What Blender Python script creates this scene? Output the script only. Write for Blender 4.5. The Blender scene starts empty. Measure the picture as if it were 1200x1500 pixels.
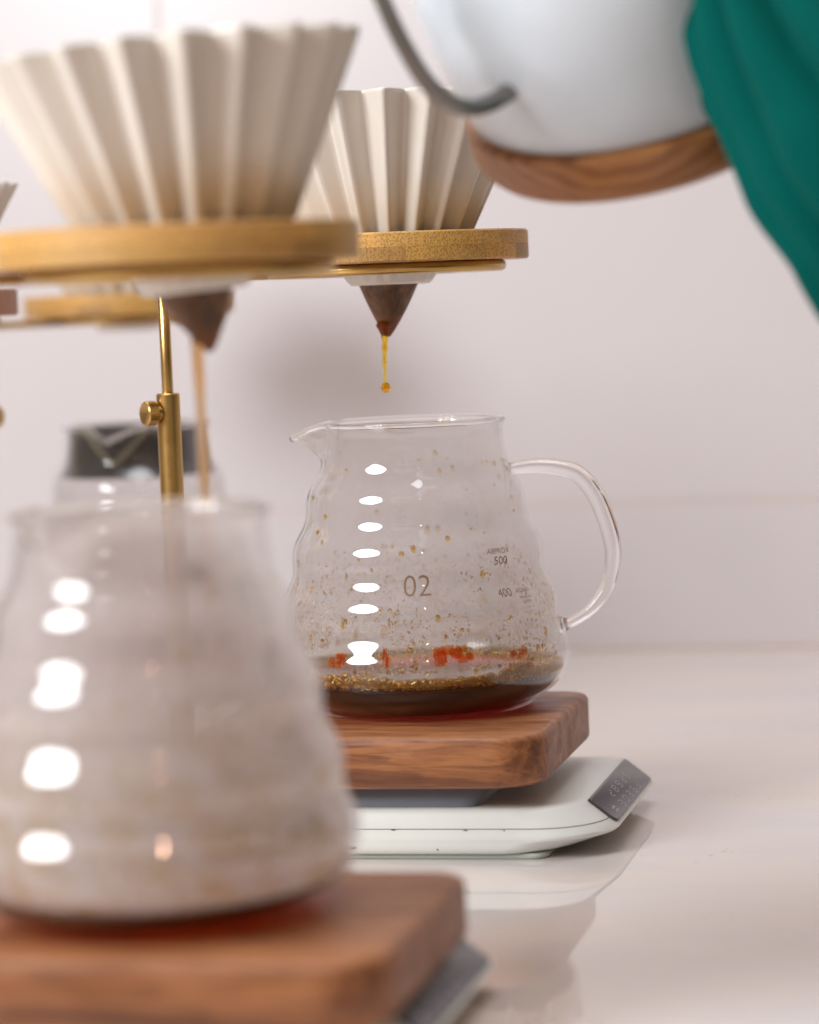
import bpy, bmesh, math, random
from mathutils import Vector, Matrix, noise
R = math.radians
PI = math.pi
random.seed(7)
scene = bpy.context.scene
col = scene.collection

# ------------------------------------------------------------------ camera
FPX = 4350.0
HC = 0.215
YAW, PITCH, ROLL = R(12.5), R(-4.2), R(2.3)
CP = Vector((0, 0, HC))
fw = Vector((-math.sin(YAW) * math.cos(PITCH), math.cos(YAW) * math.cos(PITCH), math.sin(PITCH)))
r0 = Vector((math.cos(YAW), math.sin(YAW), 0))
u0 = r0.cross(fw).normalized()
cr = (r0 * math.cos(ROLL) - u0 * math.sin(ROLL)).normalized()
cu = (u0 * math.cos(ROLL) + r0 * math.sin(ROLL)).normalized()
cam_d = bpy.data.cameras.new('camera')
cam = bpy.data.objects.new('camera', cam_d)
col.objects.link(cam)
M = Matrix((cr, cu, -fw)).transposed().to_4x4()
M.translation = CP
cam.matrix_world = M
cam_d.sensor_fit = 'VERTICAL'
cam_d.sensor_height = 36.0
cam_d.lens = FPX / 1500 * 36.0
cam_d.clip_start = 0.02
cam_d.clip_end = 60
cam_d.dof.use_dof = True
cam_d.dof.focus_distance = 1.155
cam_d.dof.aperture_fstop = 5.7
scene.camera = cam

# ------------------------------------------------------------------ render, world, lights
scene.view_settings.view_transform = 'Standard'
scene.view_settings.look = 'None'
scene.view_settings.gamma = 1.0
scene.view_settings.exposure = 0.20
cy = scene.cycles
cy.max_bounces = 20
cy.transparent_max_bounces = 40
cy.transmission_bounces = 14
cy.glossy_bounces = 6
cy.diffuse_bounces = 4
cy.sample_clamp_indirect = 6.0

world = bpy.data.worlds.new('World')
scene.world = world
world.use_nodes = True
bg = world.node_tree.nodes['Background']
bg.inputs[0].default_value = (0.74, 0.52, 0.38, 1)
bg.inputs[1].default_value = 0.27


def camw(xc, d, z):
    """camera-aligned ground coordinates (right, ahead) plus height -> world"""
    return Vector((xc * math.cos(YAW) - d * math.sin(YAW), xc * math.sin(YAW) + d * math.cos(YAW), z))


def area(name, loc, target, sx, sy, energy, color):
    l = bpy.data.lights.new(name, 'AREA')
    l.shape = 'ELLIPSE' if name == 'key_softbox' else 'RECTANGLE'
    l.size, l.size_y = sx, sy
    l.energy = energy
    l.color = color
    o = bpy.data.objects.new(name, l)
    col.objects.link(o)
    o.location = loc
    o.rotation_euler = (Vector(target) - Vector(loc)).to_track_quat('-Z', 'Y').to_euler()
    return o


area('key_softbox', camw(-0.86, 0.50, 0.66), camw(0.0, 1.2, 0.12), 0.52, 0.46, 11.5, (0.93, 0.97, 1.0))
area('overhead_fill', camw(-0.2, 0.85, 2.1), camw(0.0, 1.1, 0.0), 1.6, 1.0, 23.0, (0.94, 0.96, 1.0))  # added overhead fill light, no actual ceiling fixture
lp = bpy.data.lights.new('warm_bulb', 'POINT')
lp.energy = 1.8
lp.shadow_soft_size = 0.02
lp.color = (1.0, 0.60, 0.36)
lo = bpy.data.objects.new('warm_bulb', lp)
col.objects.link(lo)
lo.location = camw(0.12, -0.3, 0.95)


def W(px, py, D):
    return CP + fw * D + cr * ((px - 600) / FPX * D) + cu * ((750 - py) / FPX * D)


def G(px, z, D):
    a = (px - 600) / FPX * D
    b = (z - CP.z - D * fw.z - a * cr.z) / cu.z
    return CP + fw * D + cr * a + cu * b


# ------------------------------------------------------------------ material helpers
class NT:
    def __init__(s, name):
        s.m = bpy.data.materials.new(name)
        s.m.use_nodes = True
        s.t = s.m.node_tree
        s.t.nodes.clear()
        s.out = s.t.nodes.new('ShaderNodeOutputMaterial')

    def n(s, kind, props=None, **ins):
        nd = s.t.nodes.new('ShaderNode' + kind)
        for k, v in (props or {}).items():
            setattr(nd, k, v)
        for k, v in ins.items():
            k = k.replace('_', ' ')
            sock = nd.inputs[int(k[1:])] if k[0] == 'i' and k[1:].isdigit() else nd.inputs[k]
            s.put(sock, v)
        return nd

    def put(s, sock, v):
        if isinstance(v, bpy.types.NodeSocket):
            s.t.links.new(v, sock)
        elif isinstance(v, bpy.types.Node):
            s.t.links.new(v.outputs[0], sock)
        elif isinstance(v, (tuple, list)) and sock.type == 'RGBA' and len(v) == 3:
            sock.default_value = (*v, 1)
        else:
            sock.default_value = v

    def coord(s, scale=(1, 1, 1), loc=(0, 0, 0), kind='Object'):
        tc = s.n('TexCoord')
        return s.n('Mapping', Vector=tc.outputs[kind], Scale=scale, Location=loc)

    def noise(s, vec, scale, detail=4.0, rough=0.55, dist=0.0):
        return s.n('TexNoise', Vector=vec, Scale=scale, Detail=detail, Roughness=rough, Distortion=dist)

    def ramp(s, fac, stops):
        nd = s.n('ValToRGB', Fac=fac)
        el = nd.color_ramp.elements
        while len(el) > 1:
            el.remove(el[0])
        el[0].position = stops[0][0]
        el[0].color = (*stops[0][1], 1)
        for p, c in stops[1:]:
            e = el.new(p)
            e.color = (*c, 1)
        return nd

    def math(s, op, a, b=0.0, clamp=False):
        return s.n('Math', {'operation': op, 'use_clamp': clamp}, i0=a, i1=b)

    def mix(s, fac, a, b, blend='MIX'):
        nd = s.n('Mix', {'data_type': 'RGBA', 'blend_type': blend})
        s.put(nd.inputs[0], fac)
        s.put(nd.inputs[6], a)
        s.put(nd.inputs[7], b)
        return nd.outputs[2]

    def bump(s, h, strength=0.2, dist=0.001):
        return s.n('Bump', Strength=strength, Distance=dist, Height=h)

    def bsdf(s, **k):
        return s.n('BsdfPrincipled', **k)

    def done(s, shader, vol=None):
        if shader is not None:
            s.put(s.out.inputs['Surface'], shader)
        if vol is not None:
            s.put(s.out.inputs['Volume'], vol)
        return s.m


def g3(v):
    return (v, v, v)


def mat_ceramic(name='white_glaze'):
    t = NT(name)
    n = t.noise(t.coord(), 60)
    c = t.mix(n.outputs[0], (0.70, 0.645, 0.57), (0.75, 0.70, 0.635))
    b = t.bump(t.noise(t.coord(), 90, 2).outputs[0], 0.05, 0.001)
    return t.done(t.bsdf(Base_Color=c, Roughness=0.28, Normal=b, Coat_Weight=0.4, Coat_Roughness=0.12))


def mat_walnut(name='walnut', dark=1.0):
    t = NT(name)
    co = t.coord((1.8, 38, 44))
    warp = t.noise(t.coord((1.2, 6, 6)), 6, 3)
    v = t.n('VectorMath', {'operation': 'ADD'}, i0=co, i1=t.n('VectorMath', {'operation': 'SCALE'}, i0=warp.outputs[1], Scale=1.1))
    n1 = t.noise(v, 4.0, 6, 0.62, 0.6)
    n2 = t.noise(t.coord((60, 900, 900)), 1.2, 3, 0.6)
    n3 = t.noise(t.coord((6, 12, 12)), 5.0, 2)
    c = t.ramp(n1.outputs[0], [(0.28, (0.09, 0.028, 0.010)), (0.42, (0.21, 0.073, 0.027)),
                               (0.54, (0.36, 0.135, 0.048)), (0.72, (0.50, 0.215, 0.085))])
    f = t.ramp(n2.outputs[0], [(0.30, g3(0.42)), (0.48, g3(1.0)), (1.0, g3(1.08))])
    c2 = t.mix(0.75, c.outputs[0], f.outputs[0], 'MULTIPLY')
    c3 = t.mix(t.math('MULTIPLY', n3.outputs[0], 0.35), c2, (0.33, 0.14, 0.065))
    rg = t.ramp(n3.outputs[0], [(0.3, g3(0.36)), (0.7, g3(0.52))])
    b = t.bump(n2.outputs[0], 0.30, 0.0004)
    return t.done(t.bsdf(Base_Color=c3, Roughness=rg.outputs[0], Normal=b))


def mat_bamboo(name='bamboo'):
    t = NT(name)
    oi = t.n('ObjectInfo')
    co = t.coord((1250, 1250, 950))
    vo = t.n('TexVoronoi', {'feature': 'F1'}, Vector=co, Scale=1.0, Randomness=0.9)
    dots = t.ramp(vo.outputs['Distance'], [(0.26, g3(0.0)), (0.55, g3(1.0))])
    n = t.noise(t.coord((40, 40, 220)), 1.6, 4)
    base = t.mix(n.outputs[0], (0.54, 0.295, 0.072), (0.72, 0.435, 0.135))
    dk = t.mix(dots.outputs[0], (0.26, 0.105, 0.026), base)
    dk2 = t.mix(0.60, base, dk)
    c = t.mix(1.0, dk2, oi.outputs['Color'], 'MULTIPLY')
    b = t.bump(dots.outputs[0], 0.25, 0.0003)
    return t.done(t.bsdf(Base_Color=c, Roughness=0.45, Normal=b))


def mat_ribbed_wood(name='dark_ribbed_wood'):
    t = NT(name)
    n = t.noise(t.coord((900, 900, 8)), 1.0, 3)
    c = t.mix(n.outputs[0], (0.24, 0.10, 0.055), (0.56, 0.29, 0.17))
    return t.done(t.bsdf(Base_Color=c, Roughness=0.5, Normal=t.bump(n.outputs[0], 0.5, 0.001)))


def mat_brass(name='brushed_brass', rough=0.3):
    t = NT(name)
    n = t.noise(t.coord((1500, 1500, 14)), 1.0, 3)
    n2 = t.noise(t.coord(), 120, 3)
    rr = t.math('ADD', t.math('MULTIPLY', n2.outputs[0], 0.14), rough - 0.07)
    c = t.mix(n2.outputs[0], (0.50, 0.315, 0.10), (0.62, 0.41, 0.15))
    return t.done(t.bsdf(Base_Color=c, Metallic=1.0, Roughness=rr, Normal=t.bump(n.outputs[0], 0.12, 0.0003)))


def mat_thin_glass(name='thin_glass', edge=0.80, tint=(1, 1, 1)):
    """one interface of a blown glass wall"""
    t = NT(name)
    geo = t.n('NewGeometry')
    ior = t.math('SUBTRACT', 1.5, t.math('MULTIPLY', geo.outputs['Backfacing'], 1.5 - 1 / 1.5))
    nz = t.noise(t.coord(), 70, 2)
    b = t.bump(nz.outputs[0], 0.10, 0.001)
    fr = t.n('Fresnel', IOR=ior, Normal=b)
    lw = t.n('LayerWeight', Blend=0.5)
    p = t.math('POWER', lw.outputs['Facing'], 5.0)
    tc = t.mix(p, tuple(0.985 * x for x in tint), tuple(edge * x for x in tint))
    tr = t.n('BsdfTransparent', Color=tc)
    gl = t.n('BsdfGlossy', Color=(1, 1, 1), Roughness=0.0, Normal=b)
    return t.done(t.n('MixShader', Fac=fr, i1=tr, i2=gl))


def mat_glass(name='solid_glass', color=(1, 1, 1), ior=1.48, rough=0.0):
    t = NT(name)
    return t.done(t.n('BsdfGlass', Color=color, Roughness=rough, IOR=ior))


def mat_fog(name='condensation', amount=0.3, zlo=0.0, zhi=0.115, stain=0.5):
    """breath of condensation and dried coffee on the inner wall"""
    t = NT(name)
    co = t.coord()
    n1 = t.noise(co, 26, 5, 0.62)
    n2 = t.noise(t.coord((1, 1, 0.45)), 210, 4, 0.6)
    sp = t.n('SeparateXYZ', Vector=t.n('TexCoord').outputs['Object'])
    h = t.n('MapRange', Value=sp.outputs[2], From_Min=zlo, From_Max=zhi, To_Min=1.2, To_Max=0.62)
    f = t.math('MULTIPLY', t.ramp(n1.outputs[0], [(0.25, g3(0.88)), (0.7, g3(1.08))]).outputs[0], h)
    f = t.math('MULTIPLY', f, t.ramp(n2.outputs[0], [(0.3, g3(0.92)), (0.62, g3(1.06))]).outputs[0])
    f = t.math('MULTIPLY', f, amount, True)
    st = t.ramp(sp.outputs[2], [(0.0, g3(1)), (0.048, g3(0.35)), (0.075, g3(0.0))])
    sn = t.ramp(t.noise(co, 90, 4, 0.7).outputs[0], [(0.42, g3(0)), (0.58, g3(1))])
    sf = t.math('MULTIPLY', t.math('MULTIPLY', st.outputs[0], sn.outputs[0]), stain)
    c = t.mix(sf, (0.83, 0.755, 0.745), (0.62, 0.40, 0.11))
    d = t.n('BsdfDiffuse', Color=c)
    tl = t.n('BsdfTranslucent', Color=c)
    s = t.n('MixShader', Fac=0.5, i1=d, i2=tl)
    return t.done(t.n('MixShader', Fac=f, i1=t.n('BsdfTransparent', Color=(1, 1, 1)), i2=s))


def mat_coffee(name='coffee_liquid', dens=480, rough=0.0, vc=(0.905, 0.42, 0.05)):
    t = NT(name)
    g = t.n('BsdfGlass', Color=(1, 1, 1), Roughness=rough, IOR=1.33)
    v = t.n('VolumeAbsorption', Color=vc, Density=dens)
    return t.done(g, v)


def mat_painted_refraction():  # colour of orange light refracted in the glass, not a residue
    t = NT('painted_refraction')
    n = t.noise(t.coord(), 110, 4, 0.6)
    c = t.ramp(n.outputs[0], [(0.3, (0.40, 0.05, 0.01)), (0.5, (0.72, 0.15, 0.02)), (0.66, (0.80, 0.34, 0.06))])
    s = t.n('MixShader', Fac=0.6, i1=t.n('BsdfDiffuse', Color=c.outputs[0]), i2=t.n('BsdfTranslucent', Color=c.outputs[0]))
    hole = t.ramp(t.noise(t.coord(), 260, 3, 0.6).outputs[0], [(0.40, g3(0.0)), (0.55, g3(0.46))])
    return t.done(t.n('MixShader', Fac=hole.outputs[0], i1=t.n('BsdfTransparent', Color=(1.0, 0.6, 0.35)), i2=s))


def mat_bubble(name='coffee_foam'):
    t = NT(name)
    fr = t.n('LayerWeight', Blend=0.32)
    oi = t.noise(t.coord(), 300, 2)
    tint = t.mix(oi.outputs[0], (0.95, 0.74, 0.30), (0.72, 0.42, 0.08))
    p = t.math('POWER', fr.outputs['Facing'], 2.2)
    tc = t.mix(p, (0.97, 0.90, 0.72), tint)
    tr = t.n('BsdfTransparent', Color=tc)
    gl = t.n('BsdfGlossy', Color=(1, 0.88, 0.60), Roughness=0.04)
    df = t.n('BsdfDiffuse', Color=(0.55, 0.28, 0.03))
    a = t.n('MixShader', Fac=t.math('ADD', t.math('MULTIPLY', p, 0.80), 0.14), i1=tr, i2=df)
    return t.done(t.n('MixShader', Fac=t.math('ADD', t.math('MULTIPLY', fr.outputs['Fresnel'], 0.7), 0.05), i1=a, i2=gl))


def mat_simple(name, c, rough=0.5, metallic=0.0, bump=0.0, bs=200, var=0.06, coat=0.0):
    t = NT(name)
    n = t.noise(t.coord(), 40, 4)
    cc = t.mix(n.outputs[0], tuple(x * (1 - var) for x in c), tuple(min(1, x * (1 + var)) for x in c))
    k = dict(Base_Color=cc, Roughness=rough, Metallic=metallic, Coat_Weight=coat)
    if bump:
        k['Normal'] = t.bump(t.noise(t.coord(), bs, 3).outputs[0], bump, 0.0006)
    return t.done(t.bsdf(**k))


def mat_counter():
    t = NT('polished_counter')
    co = t.coord()
    n = t.noise(t.coord((1, 2.2, 1)), 3.2, 5, 0.6, 1.2)
    n2 = t.noise(t.coord((1, 3.0, 1)), 9, 5, 0.6, 0.8)
    c = t.ramp(n.outputs[0], [(0.32, (0.66, 0.615, 0.605)), (0.5, (0.735, 0.645, 0.60)), (0.68, (0.78, 0.665, 0.595))])
    c2 = t.mix(t.math('MULTIPLY', n2.outputs[0], 0.16), c.outputs[0], (0.64, 0.62, 0.62))
    vo = t.n('TexVoronoi', {'feature': 'F1'}, Vector=co, Scale=150, Randomness=1.0)
    msk = t.ramp(t.noise(co, 14, 2).outputs[0], [(0.55, g3(0)), (0.68, g3(1))])
    sp = t.ramp(vo.outputs['Distance'], [(0.13, g3(0.55)), (0.17, g3(0))])
    c3 = t.mix(t.math('MULTIPLY', sp.outputs[0], msk.outputs[0]), c2, (0.50, 0.33, 0.20))
    rr = t.ramp(n2.outputs[0], [(0.3, g3(0.035)), (0.7, g3(0.07))])
    return t.done(t.bsdf(Base_Color=c3, Roughness=rr.outputs[0], IOR=1.5))


def mat_tile():
    t = NT('glazed_wall_tile')
    n = t.noise(t.coord(), 5, 3)
    c = t.mix(n.outputs[0], (0.71, 0.665, 0.68), (0.75, 0.705, 0.71))
    b = t.bump(t.noise(t.coord(), 7, 2).outputs[0], 0.15, 0.002)
    return t.done(t.bsdf(Base_Color=c, Roughness=0.28, Normal=b, IOR=1.45))


def mat_cloth():
    t = NT('teal_cloth')
    n = t.noise(t.coord(), 30, 4)
    w = t.noise(t.coord((1, 1, 1)), 1800, 2)
    c = t.mix(n.outputs[0], (0.0, 0.075, 0.063), (0.0, 0.11, 0.093))
    return t.done(t.bsdf(Base_Color=c, Roughness=0.85, Specular_IOR_Level=0.05, Sheen_Weight=0.03, Sheen_Roughness=0.4,
                         Normal=t.bump(w.outputs[0], 0.3, 0.0005)))


def mat_paper():
    t = NT('wet_filter_paper')
    n = t.noise(t.coord((1, 1, 0.35)), 160, 5, 0.65)
    n2 = t.noise(t.coord((1, 1, 0.5)), 60, 4)
    c = t.ramp(n.outputs[0], [(0.33, (0.035, 0.014, 0.006)), (0.5, (0.115, 0.048, 0.018)), (0.7, (0.24, 0.105, 0.038))])
    rr = t.ramp(n2.outputs[0], [(0.4, g3(0.38)), (0.6, g3(0.65))])
    sp = t.n('SeparateXYZ', Vector=t.n('TexCoord').outputs['Object'])
    wet = t.n('MapRange', Value=t.math('ADD', sp.outputs[2], t.math('MULTIPLY', n2.outputs[0], 0.010)), From_Min=-0.0165, From_Max=-0.006, To_Min=0.8, To_Max=0.0)
    c = t.n('Mix', {'data_type': 'RGBA'})
    t.put(c.inputs[0], wet)
    t.put(c.inputs[6], t.ramp(n.outputs[0], [(0.33, (0.045, 0.018, 0.007)), (0.5, (0.14, 0.062, 0.022)), (0.7, (0.27, 0.13, 0.048))]))
    t.put(c.inputs[7], (0.30, 0.085, 0.012))
    return t.done(t.bsdf(Base_Color=c.outputs[2], Roughness=rr.outputs[0], Normal=t.bump(n.outputs[0], 0.4, 0.0008), Coat_Weight=0.12))


def mat_kettle_wood():
    t = NT('turned_kettle_wood')
    co = t.coord((9, 9, 60))
    n = t.noise(co, 1.6, 5, 0.6, 1.4)
    w = t.n('TexWave', {'wave_type': 'BANDS', 'bands_direction': 'DIAGONAL'}, Vector=t.coord((1, 1, 1.3)), Scale=75, Distortion=4.0, Detail=3.0)
    c = t.ramp(w.outputs[0], [(0.1, (0.26, 0.095, 0.026)), (0.55, (0.38, 0.155, 0.045)), (0.9, (0.46, 0.20, 0.065))])
    c2 = t.mix(t.math('MULTIPLY', n.outputs[0], 0.5), c.outputs[0], (0.24, 0.085, 0.022))
    return t.done(t.bsdf(Base_Color=c2, Roughness=0.38))


MT = dict(
    ceramic=mat_ceramic(), walnut=mat_walnut(), bamboo=mat_bamboo(), ribbed=mat_ribbed_wood(),
    brass=mat_brass(), thin=mat_thin_glass(), solid=mat_glass(),
    fog=mat_fog('condensation', 0.31), fog2=mat_fog('heavy_condensation', 0.82, stain=0.70),
    fog3=mat_fog('light_condensation', 0.2, stain=0.1),
    coffee=mat_coffee(), drip=mat_coffee('amber_drip', 1500, vc=(0.94, 0.80, 0.0)), refraction=mat_painted_refraction(),
    bubble=mat_bubble(), counter=mat_counter(), tile=mat_tile(), cloth=mat_cloth(), paper=mat_paper(),
    kwood=mat_kettle_wood(),
    enamel=mat_simple('white_enamel', (0.66, 0.72, 0.78), 0.26, bump=0.04, bs=60, coat=0.3),
    steel=mat_simple('satin_steel', (0.30, 0.285, 0.27), 0.36, metallic=1.0),
    plastic=mat_simple('white_plastic', (0.80, 0.82, 0.78), 0.38, bump=0.05, bs=900, var=0.02),
    foot=mat_simple('pale_green_rubber', (0.52, 0.57, 0.50), 0.6),
    tray=mat_simple('blue_grey_rubber', (0.20, 0.225, 0.27), 0.45, bump=0.1, bs=1200),
    display=mat_simple('dark_display_glass', (0.075, 0.067, 0.078), 0.30, coat=0.15),
    digit=mat_simple('unlit_digit_grey', (0.40, 0.38, 0.44), 0.4),
    seam=mat_simple('seam_gap', (0.12, 0.09, 0.06), 0.8),
    print=mat_simple('brown_print', (0.20, 0.115, 0.065), 0.5),
    grout=mat_simple('tile_grout', (0.76, 0.66, 0.62), 0.85),
    stain=mat_simple('dried_coffee', (0.12, 0.035, 0.012), 0.3),
    smoke=mat_simple('charcoal_band', (0.06, 0.056, 0.055), 0.3),
    olive=mat_simple('olive_edge', (0.26, 0.23, 0.15), 0.4),
)
MT['froth'] = mat_simple('golden_froth', (0.64, 0.37, 0.05), 0.14, bump=0.3, bs=900, var=0.45)
MT['stream'] = mat_coffee('orange_stream', 420, vc=(0.90, 0.55, 0.0))
MT['drop'] = mat_glass('water_bead', (0.93, 0.85, 0.74), 1.5)
MT['gold'] = mat_coffee('coffee_bead', 1500, vc=(0.90, 0.72, 0.0))


# ------------------------------------------------------------------ object helpers
def link(o, parent=None):
    col.objects.link(o)
    if parent is not None:
        o.parent = parent
    return o


def mesh_obj(name, bm, mat, parent=None, smooth=True, kind=None, recalc=True):
    me = bpy.data.meshes.new(name)
    if recalc:
        bmesh.ops.recalc_face_normals(bm, faces=bm.faces)
    bm.to_mesh(me)
    bm.free()
    if mat is not None:
        me.materials.append(mat)
    if smooth:
        me.polygons.foreach_set('use_smooth', [True] * len(me.polygons))
    o = bpy.data.objects.new(name, me)
    link(o, parent)
    if kind:
        o['kind'] = kind
    return o


def auto(o, angle=35):
    """flat-looking hard edges on a smooth-shaded mesh"""
    me = o.data
    bm = bmesh.new()
    bm.from_mesh(me)
    for e in bm.edges:
        if len(e.link_faces) == 2 and e.calc_face_angle(0) > R(angle):
            e.smooth = False
    bm.to_mesh(me)
    bm.free()
    return o


def thing(name, label, cat, loc, rz=0.0, group=None):
    o = bpy.data.objects.new(name, None)
    o.empty_display_size = 0.02
    o.location = loc
    o.rotation_euler = (0, 0, rz)
    link(o)
    return tag(o, label, cat, group)


def tag(o, label=None, cat=None, group=None):
    if label:
        o['label'] = label
    if cat:
        o['category'] = cat
    if group:
        o['group'] = group
    return o


def loops_mesh(bm, loops, closed=True, cap0=False, cap1=False):
    """loops: list of lists of points, same count; bridges them"""
    vs = [[bm.verts.new(p) for p in lp_] for lp_ in loops]
    n = len(vs[0])
    m = n if closed else n - 1
    for a, b in zip(vs, vs[1:]):
        for i in range(m):
            j = (i + 1) % n
            bm.faces.new((a[i], a[j], b[j], b[i]))
    if cap0:
        bm.faces.new(list(reversed(vs[0])))
    if cap1:
        bm.faces.new(vs[-1])
    return vs


def lathe(bm, prof, seg=64, mod=None, cap0=False, cap1=False):
    """prof: [(r, z)], mod(ang, r, z) -> (r, z)"""
    loops = []
    for r, z in prof:
        lp_ = []
        for i in range(seg):
            a = 2 * PI * i / seg
            rr, zz = mod(a, r, z) if mod else (r, z)
            lp_.append((rr * math.cos(a), rr * math.sin(a), zz))
        loops.append(lp_)
    return loops_mesh(bm, loops, True, cap0, cap1)


def tube(bm, pts, rads, seg=12, cap=True, flat=None):
    """sweep a circle along pts (parallel transport)"""
    pts = [Vector(p) for p in pts]
    n = len(pts)
    T = [(pts[min(i + 1, n - 1)] - pts[max(i - 1, 0)]).normalized() for i in range(n)]
    ref = Vector((0, 0, 1)) if abs(T[0].z) < 0.9 else Vector((1, 0, 0))
    N = (ref - T[0] * ref.dot(T[0])).normalized()
    loops = []
    for i in range(n):
        N = (N - T[i] * N.dot(T[i])).normalized()
        B = T[i].cross(N)
        r = rads[i] if isinstance(rads, (list, tuple)) else rads
        fx = flat or (1, 1)
        loops.append([pts[i] + N * (r * fx[0] * math.cos(2 * PI * k / seg)) + B * (r * fx[1] * math.sin(2 * PI * k / seg)) for k in range(seg)])
    return loops_mesh(bm, loops, True, cap, cap)


ICO = {}
for _k in (1, 2, 3):
    _b = bmesh.new()
    bmesh.ops.create_icosphere(_b, subdivisions=_k, radius=1)
    _b.verts.index_update()
    ICO[_k] = ([v.co.copy() for v in _b.verts], [[v.index for v in f.verts] for f in _b.faces])
    _b.free()


class Balls:
    def __init__(s):
        s.v, s.f = [], []

    def add(s, mm, sub):
        vs_, fs_ = ICO[sub]
        n0 = len(s.v)
        s.v += [tuple(mm @ v) for v in vs_]
        s.f += [[i + n0 for i in f] for f in fs_]

    def build(s, name, mat, parent):
        me = bpy.data.meshes.new(name)
        me.from_pydata(s.v, [], s.f)
        me.materials.append(mat)
        me.polygons.foreach_set('use_smooth', [True] * len(me.polygons))
        o = bpy.data.objects.new(name, me)
        link(o, parent)
        o['kind'] = 'stuff'
        return o


def spline(pts, n):
    """Catmull-Rom through pts"""
    P = [Vector(p) for p in pts]
    P = [P[0] * 2 - P[1]] + P + [P[-1] * 2 - P[-2]]
    out = []
    segs = len(P) - 3
    for k in range(n + 1):
        t = k / n * segs
        i = min(int(t), segs - 1)
        t -= i
        a, b, c, d = P[i:i + 4]
        out.append(0.5 * ((2 * b) + (c - a) * t + (2 * a - 5 * b + 4 * c - d) * t * t + (3 * b - a - 3 * c + d) * t ** 3))
    return out


def lerp_table(tab, x):
    if x <= tab[0][0]:
        return tab[0][1]
    for (x0, y0), (x1, y1) in zip(tab, tab[1:]):
        if x <= x1:
            t = (x - x0) / (x1 - x0)
            return y0 + (y1 - y0) * t
    return tab[-1][1]


def rrect(x0, x1, y0, y1, rr, k=8):
    """rounded rectangle outline, counter-clockwise; rr = radii (x1y0, x1y1, x0y1, x0y0)"""
    if not isinstance(rr, (list, tuple)):
        rr = (rr,) * 4
    cs = [(x1, y0, -1, 1, -90), (x1, y1, -1, -1, 0), (x0, y1, 1, -1, 90), (x0, y0, 1, 1, 180)]
    out = []
    for (cx, cyy, sx, sy, a0), r in zip(cs, rr):
        for i in range(k + 1):
            a = R(a0 + 90 * i / k)
            out.append((cx + sx * r + r * math.cos(a), cyy + sy * r + r * math.sin(a)))
    return out


# ------------------------------------------------------------------ setting: counter and tiled wall
WALL_Y = (G(950, 0.0, 1.745)).y
bm = bmesh.new()
vs = [bm.verts.new(p) for p in ((-3, -1.2, 0), (3, -1.2, 0), (3, WALL_Y + 0.02, 0), (-3, WALL_Y + 0.02, 0),
                                (-3, -1.2, -0.04), (3, -1.2, -0.04), (3, WALL_Y + 0.02, -0.04), (-3, WALL_Y + 0.02, -0.04))]
for f in ((0, 1, 2, 3), (7, 6, 5, 4), (4, 5, 1, 0), (5, 6, 2, 1), (6, 7, 3, 2), (7, 4, 0, 3)):
    bm.faces.new([vs[i] for i in f])
counter = mesh_obj('counter', bm, MT['counter'], smooth=False, kind='structure')
counter['label'] = 'polished pinkish white stone counter top'

bm = bmesh.new()
bmesh.ops.create_cube(bm, size=1)
bmesh.ops.scale(bm, vec=(6, 0.05, 2.6), verts=bm.verts)
bmesh.ops.translate(bm, vec=(0, WALL_Y + 0.0352, 1.2), verts=bm.verts)
wall = mesh_obj('wall', bm, MT['grout'], smooth=False, kind='structure')
wall['label'] = 'wall of large pale lilac glazed tiles behind the counter'
JX = G(243, 0.35, 1.8).x
JZ = 0.0865
TW, TH, GAP = 0.60, 0.325, 0.0016
tile_me = {}
for r_ in range(-1, 3):
    z0 = JZ + r_ * TH
    z1 = z0 + TH
    z0c = max(z0, 0.0005)
    for c_ in range(-3, 4):
        x0 = JX + c_ * TW
        key = (r_ == -1)
        if key not in tile_me:
            bm = bmesh.new()
            bmesh.ops.create_cube(bm, size=1)
            bmesh.ops.scale(bm, vec=(TW - GAP, 0.012, (z1 - z0c) - GAP), verts=bm.verts)
            bmesh.ops.bevel(bm, geom=bm.edges[:], offset=0.0006, segments=2, affect='EDGES')
            me = bpy.data.meshes.new('wall_tile')
            bm.to_mesh(me)
            bm.free()
            me.materials.append(MT['tile'])
            tile_me[key] = me
        o = bpy.data.objects.new('wall_tile', tile_me[key])
        o.location = (x0 + TW / 2, WALL_Y + 0.0157 + random.uniform(-0.0001, 0.0001), (z0c + z1) / 2)
        link(o, wall)


# ------------------------------------------------------------------ carafe
def carafe_profile(h=0.1155, s=1.0):
    """silhouette radius by height: wavy pear shape"""
    base = [(0.0, 0.0440), (0.0015, 0.0452), (0.0030, 0.0462), (0.0055, 0.0510), (0.0085, 0.0550), (0.0125, 0.0574), (0.0175, 0.0583),
            (0.023, 0.0581), (0.030, 0.0568), (0.040, 0.0544), (0.050, 0.0520), (0.060, 0.0495), (0.070, 0.0470),
            (0.080, 0.0443), (0.090, 0.0412), (0.098, 0.0386), (0.104, 0.0368), (0.109, 0.0361), (0.1125, 0.0362), (0.1155, 0.0373)]
    out = []
    n = 96
    for i in range(n + 1):
        z = 0.1155 * i / n
        # smooth the table by averaging
        r = sum(lerp_table(base, min(max(z + d * 0.0014, 0), 0.1155)) for d in (-1, -0.5, 0, 0.5, 1)) / 5
        if z > 0.014 and z < 0.108:
            env = min(1.0, (z - 0.014) / 0.012, (0.108 - z) / 0.014)
            r += 0.00098 * env * math.cos(2 * PI * (z - 0.0222) / 0.0218)
        r += 0.0013 * max(0.0, min(1.0, (z - 0.008) / 0.012, (0.100 - z) / 0.03))
        out.append((r * s, z * s))
    return out


CAR = carafe_profile()


def car_r(z, s=1.0):
    return lerp_table([(b * s, a * s) for a, b in CAR], z)


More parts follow.
